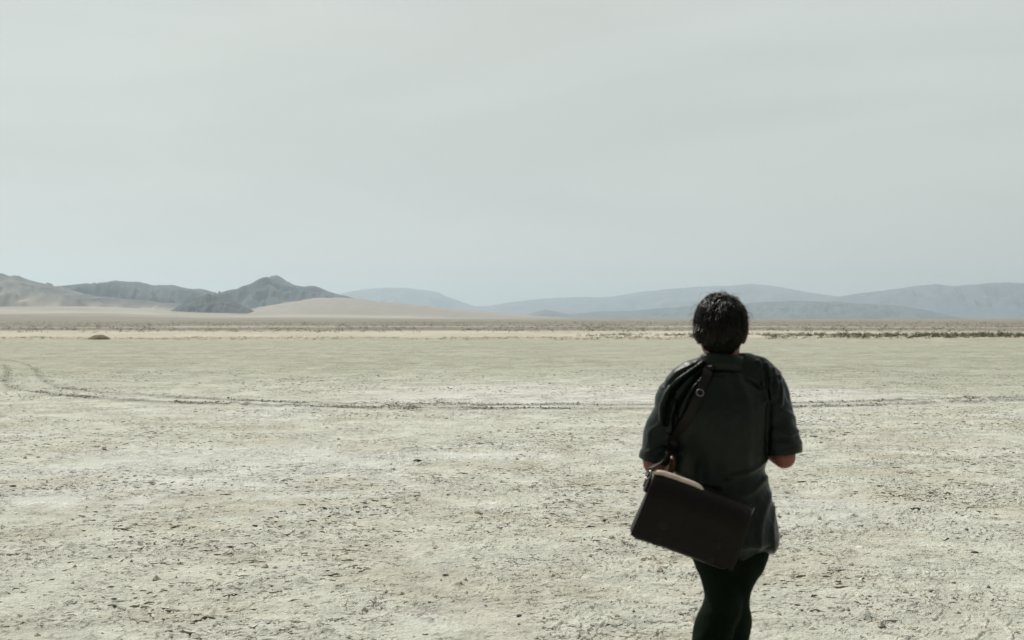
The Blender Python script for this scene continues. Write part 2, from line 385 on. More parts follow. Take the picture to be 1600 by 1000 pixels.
# ------------------------------------------------------------------ scrub (nobody could count it)
def tufts(name, pos, size, hgt, nleaf, col, label, seed):
    r = np.random.default_rng(seed); n = len(pos); M = n * nleaf
    P = np.repeat(pos, nleaf, 0); S = np.repeat(size, nleaf); Hh = np.repeat(hgt, nleaf)
    a = r.uniform(0, 2 * np.pi, M); rad = np.sqrt(r.uniform(0, 1, M)) * S; u = r.uniform(0, 1, M) ** .8
    c = P + np.stack([np.cos(a) * rad, np.sin(a) * rad, u * Hh * np.sqrt(np.clip(1.05 - (rad / S) ** 2, 0, 1))], -1)
    ls = S * r.uniform(.10, .22, M)
    d1 = r.normal(size=(M, 3)); d1 /= np.linalg.norm(d1, axis=1)[:, None]
    d2 = np.cross(d1, r.normal(size=(M, 3))); d2 /= np.linalg.norm(d2, axis=1)[:, None]
    V = np.stack([c + d1 * ls[:, None], c + d2 * ls[:, None] * .6, c - d1 * ls[:, None], c - d2 * ls[:, None] * .6], 1).reshape(-1, 3)
    Fq = np.arange(M * 4).reshape(-1, 4)
    cc = np.repeat(np.array(col)[None] * r.uniform(.65, 1.35, (M, 1)), 4, 0)
    m = material(name + '_leaf', col, rough=.9, spec=.1, tint=True)
    return tag(mesh_np(name, V, Fq, m, cols=cc, smooth=False), label, kind='stuff')

def scrub():
    # dense bank of bushes along the right part of the lake edge
    n = 2600; px = 900 + 1400 * rng.uniform(0, 1, n) ** .85; rr = rng.uniform(119, 150, n)
    ok = vn(px / 38, rr / 6, 5) + 0.38 * sstep(950, 1550, px) > .54; px, rr = px[ok], rr[ok]
    x = (px - 800) / F * rr; pos = np.stack([x, rr, terrain(x, rr)], -1)
    sz = rng.uniform(.15, .34, len(x)) * (0.75 + .4 * sstep(1000, 1500, px))
    tufts('desert_scrub', pos, sz, sz * rng.uniform(.8, 1.3, len(x)), 26, (0.12, 0.115, 0.078), 'low dark olive scrub along the right edge of the lake bed', 1)
    n = 1500; px = rng.uniform(-500, 1200, n); rr = rng.uniform(118, 126, n); ok = vn(px / 60, rr / 4, 8) > .42; px, rr = px[ok], rr[ok]
    x = (px - 800) / F * rr; pos = np.stack([x, rr, terrain(x, rr)], -1); sz = rng.uniform(.08, .18, len(x))
    tufts('dry_grass', pos, sz, sz * .7, 14, (0.20, 0.18, 0.10), 'thin line of dry grass along the left edge of the lake bed', 2)
    n = 9000; rr = np.exp(rng.uniform(math.log(170), math.log(1500), n)); px = rng.uniform(-600, 2200, n)
    ok = vn(px / 50, np.log(rr) * 12, 15) > .35; px, rr = px[ok], rr[ok]
    x = (px - 800) / F * rr; pos = np.stack([x, rr, terrain(x, rr)], -1); sz = rng.uniform(.25, .6, len(x)) * (rr / 400) ** .3
    tufts('plain_scrub', pos, sz, sz * .8, 10, (0.115, 0.10, 0.08), 'grey brown bushes dotting the plain beyond the lake bed', 3)
scrub()

# ------------------------------------------------------------------ mound and loose stones
def blob(name, loc, size, mat, seed, parent=None, sub=(26, 16), amp=.25, flat=0.0):
    nr, nc = sub[1], sub[0]
    ph = np.linspace(0, np.pi, nr)[:, None] + np.zeros((1, nc)); th = np.linspace(0, 2 * np.pi, nc, endpoint=False)[None] + np.zeros((nr, 1))
    d = np.stack([np.sin(ph) * np.cos(th), np.sin(ph) * np.sin(th), np.cos(ph)], -1)
    nn = fbm(d[..., 0] * 1.7 + seed * 3.1, d[..., 1] * 1.7 + d[..., 2] * 1.3, 3, seed)
    R = 1 + amp * 2 * (nn - .5)
    V = d * R[..., None] * np.array(size)
    V[..., 2] = np.where(V[..., 2] < -flat * size[2], -flat * size[2], V[..., 2])
    V = V.reshape(-1, 3) ; Fq = grid_faces(nr, nc, wrap=True)[:, ::-1]
    o = mesh_np(name, V, Fq, mat, parent); o.location = loc; return o
dirt = material('brown_earth', (0.15, 0.12, 0.08), rough=.95, spec=.1, var=[(2.0, .25), (9, .2)], bump=[(8, .05)])
mx_, my_ = px2g(151, 531.5)
def heap():
    n = 60; a = np.linspace(-1.7, 1.7, n); X, Y = np.meshgrid(a, a); q = np.hypot(X / 1.0, Y / 1.15) + .14 * (fbm(X * 1.5, Y * 1.5, 3, 8) - .5)
    Z = .50 * np.clip(1 - q ** 2, 0, 1) ** .75 * (1 + .25 * (fbm(X * 3, Y * 3, 3, 9) - .5)) - .06
    return mesh_np('dirt_mound', np.stack([X, Y, Z], -1).reshape(-1, 3), grid_faces(n, n), dirt)
o = heap(); o.location = (mx_, my_ + .8, 0)
tag(o, 'low brown earth mound at the far left edge of the lake bed', 'mound')

stone_m = material('dark_stone', (0.10, 0.085, 0.07), rough=.85, spec=.2, var=[(60, .25)], bump=[(90, .004)])
stones = [(652, 722, 11, 'flat dark stone left of the bag, farthest of the stones'), (150, 801, 7, 'small dark stone at the left, above its two neighbours'), (146, 814, 7, 'lowest stone of the close trio at the left'),
          (114, 813, 6, 'leftmost stone of the close trio at the left'), (20, 761, 9, 'flat stone beside the left border of the picture'), (177, 785, 4, 'tiny stone above the trio at the left'),
          (1510, 829, 7, 'round dark stone at the right, upper of two'), (1523, 865, 10, 'oblong dark stone at the right, lower of two'), (1337, 943, 9, 'dark stone in the foreground right of the trousers'),
          (1386, 785, 6, 'small dark stone right of the shirt hem'), (811, 963, 10, 'stone in the foreground, lower centre'), (696, 900, 9, 'dark stone at centre below the bag level'),
          (880, 768, 5, 'tiny stone closest to the bag on its left')]
for i, (px, py, wpx, lab) in enumerate(stones):
    x, y = px2g(px, py); s = .56 * wpx / F * y
    o = blob('stone', (x, y, float(ground_z(x, y)[0]) + s * .10), (s, s * .8, s * .42), stone_m, 20 + i, amp=.3)
    o.rotation_euler = (0, 0, i * 1.7); tag(o, lab, 'stone', 'dark stones lying on the lake bed')

def clods(name, P, S, mat, label, seed):
    r = np.random.default_rng(seed); n = len(P)
    base = np.array([[1, 0, 0], [.3, .95, 0], [-.8, .6, 0], [-.8, -.6, 0], [.3, -.95, 0], [.1, 0, 1], [0, 0, -.6]])
    tri = np.array([[0, 1, 5], [1, 2, 5], [2, 3, 5], [3, 4, 5], [4, 0, 5], [1, 0, 6], [2, 1, 6], [3, 2, 6], [4, 3, 6], [0, 4, 6]])
    a = r.uniform(0, 6.28, n); B = base[None] * r.uniform(.6, 1.35, (n, 7, 1)) * S[:, None, None] * np.array([1, .8, .62])
    X = B[..., 0] * np.cos(a)[:, None] - B[..., 1] * np.sin(a)[:, None]; Y = B[..., 0] * np.sin(a)[:, None] + B[..., 1] * np.cos(a)[:, None]
    V = np.stack([X, Y, B[..., 2]], -1) + P[:, None, :]
    T = (tri[None] + np.arange(n)[:, None, None] * 7).reshape(-1, 3)
    o = mesh_np(name, V.reshape(-1, 3), None, mat, smooth=False, tris=T); return tag(o, label, kind='stuff')
clod_m = material('turned_mud', (0.20, 0.185, 0.14), rough=.95, spec=.1, var=[(20, .3)], bump=[(60, .006)])
def track_clods():
    Ps = []; Ss = []
    for k, R in enumerate(RUTS):
        seg = np.hypot(*(R[1:] - R[:-1]).T); cum = np.concatenate([[0], np.cumsum(seg)]); n = 15000 if k else 9000
        s = rng.uniform(0, cum[-1], n); x = np.interp(s, cum, R[:, 0]); y = np.interp(s, cum, R[:, 1])
        keep = (vn(s * .75 + 31 * k, s * 0, 71) > .30 + .2 * rng.uniform(0, 1, n)) & ((x > -11) | (rng.uniform(0, 1, n) < .10))
        s, x, y = s[keep], x[keep], y[keep]
        off = np.where(rng.uniform(0, 1, len(x)) < .5, -1, 1) * .19 + rng.normal(0, .07, len(x))
        x = x + rng.normal(0, .05, len(x)); y = y + off
        sz = rng.lognormal(math.log(.0095), .5, len(x)); sz = np.clip(sz, .004, .034)
        Ps.append(np.stack([x, y, ground_z(x, y) + sz * .25], -1)); Ss.append(sz)
    clods('mud_clods', np.vstack(Ps), np.concatenate(Ss), clod_m, 'crumbled dark mud thrown up along the tyre tracks', 4)
track_clods()
def crust_flakes():
    n = 5000; py = 515 + 620 * rng.uniform(0, 1, n); y = CAMH * F / (py - 500); px = rng.uniform(-250, 1850, n); x = (px - 800) / F * y
    ok = (y > 5) & (y < 75) & (fbm(x * .6, y * .6, 3, 60) + .25 * rng.uniform(-1, 1, n) > .47); x, y = x[ok], y[ok]
    sz = np.clip(rng.lognormal(math.log(.010), .5, len(x)), .005, .04)
    m = material('crust_flake', (0.36, 0.33, 0.26), rough=.95, spec=.1, var=[(20, .25)], bump=[(60, .004)])
    clods('crust_flakes', np.stack([x, y, ground_z(x, y) + sz * .1], -1), sz, m, 'small loose flakes of dried mud scattered over the lake bed', 6)
crust_flakes()

def crust_lips():
    """short broken lips of the crust, curled up a little, brown soil and painted shade on their broken side"""
    r = np.random.default_rng(21); n = 150000; y = 6.0 + 42 * r.uniform(0, 1, n) ** .8; x = r.uniform(-.47, .47, n) * y * 1.15 + r.normal(0, 1.2, n)
    dens = sstep(.38, .66, fbm(x * .5 + 3, y * .35, 4, 401)) * (.35 + .65 * sstep(.4, .6, vn(x * 3, y * 2.2, 402))) * (1 - .55 * sstep(30, 46, y)) * sstep(5, 15, y + 6)
    ok = r.uniform(0, 1, n) < dens * .78; x, y = x[ok], y[ok]; n = len(x)
    W = np.clip(r.lognormal(math.log(.0165), .55, n), .006, .062); Hh = W * r.uniform(.12, .34, n) * (1 - .35 * sstep(.025, .06, W)); a = r.normal(0, .75, n); bend = r.normal(0, .5, n)
    m = 7; u = np.linspace(-1, 1, m)[None, :]
    lx = W[:, None] * (u + r.normal(0, .05, (n, m))); ly = W[:, None] * (bend[:, None] * (u * u - .4) + .28 * r.normal(0, 1, (n, m)) * .5)
    e = np.clip(1 - u * u, 0, 1) ** .6 * r.uniform(.55, 1.15, (n, m)); top = Hh[:, None] * e; wd = W[:, None] * .55 * (e + .05)
    rows = [(ly - .10 * wd, -.35 * Hh[:, None] + 0 * top, 0), (ly - .22 * wd, top * .9, 1), (ly + .05 * wd, top, 2), (ly + 1.6 * wd, -.3 * Hh[:, None] + 0 * top, 2)]
    ca, sa = np.cos(a)[:, None], np.sin(a)[:, None]; gzv = ground_z(x, y)[:, None]; Vs = []; Cs = []
    tn = r.uniform(0, 1, (n, 1, 1)); soil = np.array((.15, .115, .08)) * (1 - tn) + np.array((.36, .31, .23)) * tn; pal = np.array((.45, .458, .405)) + 0 * tn  # shade of the broken side is painted into the soil brown
    for yy, zz, k in rows:
        Vs.append(np.stack([x[:, None] + lx * ca - yy * sa, y[:, None] + lx * sa + yy * ca, gzv + zz], -1))
        c = (soil, soil * 1.4, pal)[k]; Cs.append(np.broadcast_to(c, (n, m, 3)) * r.uniform(.75, 1.2, (n, m, 1)))
    V = np.stack(Vs, 1).reshape(-1, 3); C = np.stack(Cs, 1).reshape(-1, 3)
    f = grid_faces(4, m)[None] + (np.arange(n) * 4 * m)[:, None, None]
    mt = material('broken_crust', (.4, .4, .35), rough=.95, spec=.1, tint=True, var=[(40, .15)])
    tag(mesh_np('crust_lips', V, f.reshape(-1, 4), mt, cols=np.clip(C, 0, 1)), 'short curled edges of broken mud crust all over the lake bed', kind='stuff')
crust_lips()

# ------------------------------------------------------------------ haze
def haze():
    R = 39000; x0, z0, z1 = R, -24.0, 950.0
    V = [(-R, -R, z0), (R, -R, z0), (R, R, z0), (-R, R, z0), (-R, -R, z1), (R, -R, z1), (R, R, z1), (-R, R, z1)]
    Fq = [(0, 3, 2, 1), (4, 5, 6, 7), (0, 1, 5, 4), (1, 2, 6, 5), (2, 3, 7, 6), (3, 0, 4, 7)]
    m = bpy.data.materials.new('haze'); m.use_nodes = True; nt = m.node_tree; nt.nodes.clear()
    pv = nt.nodes.new('ShaderNodeVolumePrincipled'); ou = nt.nodes.new('ShaderNodeOutputMaterial')
    pv.inputs['Color'].default_value = (0.755, 0.90, 1.0, 1); pv.inputs['Density'].default_value = 4.8e-5; pv.inputs['Anisotropy'].default_value = 0.45
    nt.links.new(pv.outputs['Volume'], ou.inputs['Volume'])
    o = mesh_np('haze', V, Fq, m, smooth=False); tag(o, 'thin desert haze between the lake bed and the far mountains', kind='stuff')
haze()

#PERSON
# ------------------------------------------------------------------ person
PY = 4.83; PS = F / PY                      # distance of the walker and photo pixels per metre there
PX0 = (1135 - 800) / PS
def lp(px, py, y=0.0):                      # photo pixel on the walker's own vertical plane -> walker's local coordinates
    return np.array([(px - 1135) / PS, y, CAMH - (py - 500) / PS])

def frames(P):
    P = np.asarray(P, float); T = np.gradient(P, axis=0); T /= np.linalg.norm(T, axis=1)[:, None]; return T

def tube(P, R, n=20, up=(0, 1, 0), ends=True, flat=None):
    """closed loft along P; R radii or (a, b) pairs (a across, b along 'up')"""
    P = np.asarray(P, float); R = np.asarray(R, float)
    if R.ndim == 1: R = np.stack([R, R], 1)
    T = frames(P); up = np.array(up, float); A = np.cross(up[None], T); A /= np.linalg.norm(A, axis=1)[:, None]; B = np.cross(T, A)
    th = np.linspace(0, 2 * np.pi, n, endpoint=False)
    rings = [P[i] + R[i, 0] * np.cos(th)[:, None] * A[i] + R[i, 1] * np.sin(th)[:, None] * B[i] for i in range(len(P))]
    V = np.vstack(rings); k = len(P); Fq = [tuple(f) for f in grid_faces(k, n, wrap=True)[:, ::-1]]
    if ends:
        V = np.vstack([V, P[:1] - T[:1] * R[0].mean() * .6, P[-1:] + T[-1:] * R[-1].mean() * .6]); c0 = len(V) - 2
        for j in range(n):
            Fq.append((c0, j, (j + 1) % n)[::-1]); Fq.append((c0 + 1, (k - 1) * n + (j + 1) % n, (k - 1) * n + j)[::-1])
    return V, Fq

def smooth_path(P, R, m=6):
    """Catmull-Rom through P with radii"""
    P = np.asarray(P, float); R = np.asarray(R, float)
    if R.ndim == 1: R = np.stack([R, R], 1)
    Q = np.hstack([P, R]); Q = np.vstack([2 * Q[0] - Q[1], Q, 2 * Q[-1] - Q[-2]]); o = []
    for i in range(1, len(Q) - 2):
        for t in np.linspace(0, 1, m, endpoint=False):
            a, b, c, d = Q[i - 1], Q[i], Q[i + 1], Q[i + 2]
            o.append(.5 * ((2 * b) + (c - a) * t + (2 * a - 5 * b + 4 * c - d) * t * t + (3 * b - a - 3 * c + d) * t ** 3))
    o.append(Q[-2]); o = np.array(o); return o[:, :3], np.maximum(o[:, 3:], .002)

def stube(P, R, n=20, up=(0, 1, 0), m=6):
    P2, R2 = smooth_path(P, R, m); return tube(P2, R2, n, up)

def ell(c, s, rot=(0, 0, 0), nr=18, nc=28):
    ph = np.linspace(0, np.pi, nr)[:, None] + np.zeros((1, nc)); th = np.linspace(0, 2 * np.pi, nc, endpoint=False)[None] + np.zeros((nr, 1))
    d = np.stack([np.sin(ph) * np.cos(th), np.sin(ph) * np.sin(th), np.cos(ph)], -1).reshape(-1, 3) * np.array(s)
    M = np.array(__import__('mathutils').Euler(rot).to_matrix()); V = d @ M.T + np.array(c)
    return V, [tuple(f) for f in grid_faces(nr, nc, wrap=True)[:, ::-1]]

def remesh(name, parts, voxel, smooth_it=3):
    Vs = []; Fs = []; off = 0
    for V, Fc in parts:
        Vs.append(V); Fs += [tuple(i + off for i in f) for f in Fc]; off += len(V)
    me = bpy.data.meshes.new(name + '_raw'); me.from_pydata(np.vstack(Vs).tolist(), [], Fs); me.update()
    o = bpy.data.objects.new(name + '_raw', me); sc.collection.objects.link(o)
    md = o.modifiers.new('r', 'REMESH'); md.mode = 'VOXEL'; md.voxel_size = voxel; md.adaptivity = 0
    if smooth_it:
        sm = o.modifiers.new('s', 'SMOOTH'); sm.iterations = smooth_it; sm.factor = .5
    dg = bpy.context.evaluated_depsgraph_get(); dg.update()
    m2 = bpy.data.meshes.new_from_object(o.evaluated_get(dg)); m2.name = name
    bpy.data.objects.remove(o); bpy.data.meshes.remove(me)
    return m2

def vget(me):
    a = np.empty(len(me.vertices) * 3, np.float32); me.vertices.foreach_get('co', a); n = np.empty_like(a)
    me.vertices.foreach_get('normal', n); return a.reshape(-1, 3).astype(float), n.reshape(-1, 3).astype(float)
def vset(me, V):
    me.vertices.foreach_set('co', V.astype(np.float32).ravel()); me.update()
    me.polygons.foreach_set('use_smooth', np.ones(len(me.polygons), bool))
def seg_d(Pt, poly, cols=(0, 2)):
    d = np.full(len(Pt), 9.0)
    for a, b in zip(poly[:-1], poly[1:]):
        a = np.asarray(a)[list(cols)]; b = np.asarray(b)[list(cols)]; v = b - a; p = Pt[:, list(cols)] - a
        t = np.clip(p @ v / (v @ v + 1e-12), 0, 1); d = np.minimum(d, np.linalg.norm(p - t[:, None] * v, axis=1))
    return d
def bez(pts, n=14):
    P, _ = smooth_path(pts, np.ones(len(pts)), n); return P

skin_m = material('skin', (0.20, 0.075, 0.045), rough=.55, spec=.35, var=[(60, .1)], bump=[(300, .0006)])
nt_ = skin_m.node_tree.nodes['Principled BSDF']; nt_.inputs['Subsurface Weight'].default_value = .12; nt_.inputs['Subsurface Radius'].default_value = (.01, .004, .002)
shirt_m = material('shirt_cloth', (0.0034, 0.0072, 0.0042), rough=.36, spec=.21, var=[(9, .12), (120, .1)], bump=[(900, .0004), (30, .002)], sheen=.03)
trouser_m = material('trouser_cloth', (0.0030, 0.0070, 0.0036), rough=.8, spec=.06, var=[(12, .15)], bump=[(700, .0005)], sheen=0)
leather_m = material('bag_leather', (0.0075, 0.0050, 0.0036), rough=.42, spec=.14, var=[(14, .2), (90, .1)], bump=[(160, .0008), (18, .002)])
strap_m = material('strap_leather', (0.008, 0.006, 0.0045), rough=.5, spec=.2, bump=[(200, .0006)])
metal_m = material('ring_metal', (0.22, 0.22, 0.20), rough=.35, spec=.5); metal_m.node_tree.nodes['Principled BSDF'].inputs['Metallic'].default_value = 1
hair_m = material('hair_strand', (0.0075, 0.0060, 0.0038), rough=.27, spec=.33, bump=[(260, .0015)])
shoe_m = material('shoe_leather', (0.015, 0.013, 0.011), rough=.5, spec=.4, bump=[(100, .001)])
sole_m = material('sole_rubber', (0.03, 0.03, 0.028), rough=.8, spec=.3)
eye_m = material('eye_white', (0.7, 0.68, 0.65), rough=.2, spec=.5)

person = bpy.data.objects.new('person', None); sc.collection.objects.link(person)
person.location = (PX0, PY, 0)
tag(person, 'walking person seen from behind in dark green short sleeved shirt and black trousers', 'person')

# joints (local; x right, y ahead, z up)
HC = np.array([-.016, .015, 1.632])                      # skull centre
neckb = lp(1129, 575, -.005)
shR = lp(1198, 603, 0); shL = lp(1058, 617, .0)
elR = lp(1222, 711, -.03); elL = lp(1022, 722, -.02)
wrR = elR + np.array([-.035, .235, .045]); wrL = elL + np.array([.045, .235, -.035])
hipR = np.array([.085, 0, .90]); hipL = np.array([-.075, 0, .90])
knR = np.array([.045, .13, .50]); knL = np.array([-.055, -.01, .49])
anR = np.array([.035, .22, .10]); anL = np.array([-.04, -.33, .20])

LEGR = [hipR + [-.01, 0, .05], hipR + [-.02, 0, -.03], np.array([.022, .05, .72]), np.array([.032, .09, .585]), knR + [-.015, 0, 0], np.array([.034, .15, .36]), np.array([.034, .19, .22]), anR + [0, -.01, .0]]
LEGL = [hipL + [.02, 0, .05], hipL + [.03, 0, -.03], np.array([-.010, 0, .73]), np.array([-.050, .0, .585]), knL + [-.012, 0, -.02], np.array([-.062, -.10, .38]), np.array([-.050, -.22, .27]), anL + [0, .0, .02]]

def hand(w, d, curl, side):
    """w wrist, d forearm direction; fingers curled; side +1 right hand"""
    d = d / np.linalg.norm(d); up = np.array([0, 0, 1.0]); a = np.cross(d, up); a /= np.linalg.norm(a); up = np.cross(a, d)
    # thumb side up, palm facing the body
    parts = []; pc = w + d * .05
    palmn = -a * side
    parts.append(stube([w - d * .01, w + d * .03, w + d * .07, w + d * .09], [(.019, .026), (.017, .036), (.014, .041), (.012, .038)], 16, up=up))
    for k, (ln, off) in enumerate([(.072, .027), (.080, .009), (.074, -.009), (.058, -.026)]):
        b = w + d * (.085 - abs(off) * .15) + up * off; P = [b - d * .02]; dirv = d.copy(); P.append(b); cur = b.copy(); ang = 0
        for j, fr in enumerate((.45, .32, .23)):
            ang += curl * (1.0 + .12 * k) * (.8, 1.1, .7)[j]
            dirv = d * math.cos(ang) + palmn * math.sin(ang); cur = cur + dirv * ln * fr; P.append(cur.copy())
        parts.append(stube(P, [.0085, .0088, .0080, .0074, .0062], 10, up=up, m=3))
    t0 = w + d * .025 + up * .026
    t1 = t0 + d * .03 + up * .022 + palmn * .012; t2 = t1 + d * .028 + up * .002 + palmn * .016; t3 = t2 + d * .020 - up * .006 + palmn * .012
    parts.append(stube([t0 - up * .012, t0, t1, t2, t3], [.012, .0125, .0105, .0095, .0075], 10, up=a, m=3))
    return parts

def build_body():
    P = []
    # torso and pelvis
    cx = -.02
    P.append(stube([(.0, .0, .86), (.0, .0, .93), (-.01, .005, 1.02), (cx, .01, 1.12), (cx, .0, 1.24), (cx, -.005, 1.34), (cx, -.01, 1.41), (cx, -.012, 1.455), (-.015, -.008, 1.49)],
                   [(.09, .085), (.135, .108), (.142, .102), (.135, .10), (.155, .115), (.165, .115), (.15, .095), (.105, .07), (.06, .055)], 32))
    P.append(stube([(-.018, -.012, 1.44), (-.016, -.006, 1.50), (-.014, .004, 1.56), (-.014, .012, 1.60)], [(.075, .065), (.060, .060), (.059, .062), (.062, .072)], 24))
    # head
    P.append(ell(HC + [0, -.012, .012], (.075, .090, .087)))
    P.append(ell(HC + [0, .022, -.035], (.068, .072, .085)))
    P.append(ell(HC + [0, .055, -.088], (.042, .038, .026)))          # chin
    P.append(ell(HC + [0, .06, .03], (.058, .03, .03)))                # brow
    P.append(stube([HC + [0, .088, .012], HC + [0, .100, -.008], HC + [0, .112, -.027], HC + [0, .095, -.038]], [.007, .009, .013, .008], 10, up=(1, 0, 0), m=4))
    P.append(ell(HC + [0, .091, -.060], (.022, .010, .006))); P.append(ell(HC + [0, .088, -.072], (.019, .010, .007)))
    for s in (-1, 1):
        P.append(ell(HC + [s * .040, .068, -.028], (.022, .018, .018)))
        # ear: rim and lobe
        e = HC + [s * .073, .002, -.022]
        P.append(stube([e + [s * .0, .012, .0], e + [s * .008, .008, .024], e + [s * .014, -.010, .028], e + [s * .013, -.018, .008], e + [s * .008, -.010, -.014], e + [s * .002, .004, -.028]],
                       [.006, .006, .0065, .006, .006, .008], 10, up=(0, 0, 1), m=3))
        P.append(ell(e + [s * .002, -.002, 0], (.007, .014, .022)))
    # arms
    for s, sh, el, wr in ((1, shR, elR, wrR), (-1, shL, elL, wrL)):
        P.append(ell(sh + [-s * .01, 0, -.005], (.058, .056, .058)))
        P.append(stube([sh + [-s * .05, 0, .0], sh, .5 * (sh + el), el + [0, 0, .03], el, el + (wr - el) * .12], [.052, .052, .044, .040, .038, .040], 20, up=(0, 1, 0.2)))
        P.append(ell(el + [0, -.008, -.004], (.038, .038, .038)))
        P.append(stube([el, el + (wr - el) * .3, el + (wr - el) * .7, wr, wr + (wr - el) * .06], [(.040, .042), (.043, .043), (.034, .034), (.024, .028), (.020, .027)], 20, up=(0, 0, 1)))
        P += hand(wr, wr - el, .95 if s < 0 else .75, s)
    # legs
    for LP in (LEGR, LEGL):
        P.append(stube(LP, [(.066, .082), (.058, .082), (.050, .070), (.052, .060), (.050, .056), (.050, .056), (.044, .048), (.036, .042)], 24))
    for s, an in ((1, anR), (-1, anL)):
        if s > 0: P.append(stube([an + [0, -.045, -.05], an + [0, 0, -.03], an + [0, .08, -.055], an + [0, .15, -.075]], [(.03, .03), (.034, .04), (.038, .028), (.035, .015)], 16, up=(0, 0, 1)))
        else: P.append(stube([an + [0, -.035, .0], an + [0, 0, -.03], an + [0, .04, -.10], an + [0, .085, -.155], an + [0, .13, -.172]], [(.03, .03), (.034, .04), (.038, .030), (.036, .02), (.03, .014)], 16, up=(0, 0, 1)))
    me = remesh('body', P, .0042, 2)
    V, Nn = vget(me)
    # eye sockets, mouth line, navel-free small relief
    for s in (-1, 1):
        e = HC + [s * .032, .088, .004]; V -= Nn * (.006 * np.exp(-((np.linalg.norm(V - e, axis=1)) / .016) ** 2))[:, None]
    d = seg_d(V, [HC + [-.024, .1, -.066], HC + [.024, .1, -.066]]); V -= Nn * (.004 * np.exp(-(d / .0035) ** 2) * (V[:, 1] > HC[1] + .06))[:, None]
    vset(me, V); me.materials.append(skin_m); o = bpy.data.objects.new('body', me); link(o, person); return o
body = build_body()
for s in (-1, 1):
    V, Fc = ell((0, 0, 0), (.012, .012, .012), nr=10, nc=14)
    o = mesh_np('eye', V, [f for f in Fc], eye_m, person); o.location = HC + [s * .032, .078, .004]
    V, Fc = ell((0, .0085, 0), (.0056, .0045, .0056), nr=8, nc=14); mesh_np('iris', V, [f for f in Fc], sole_m, o)

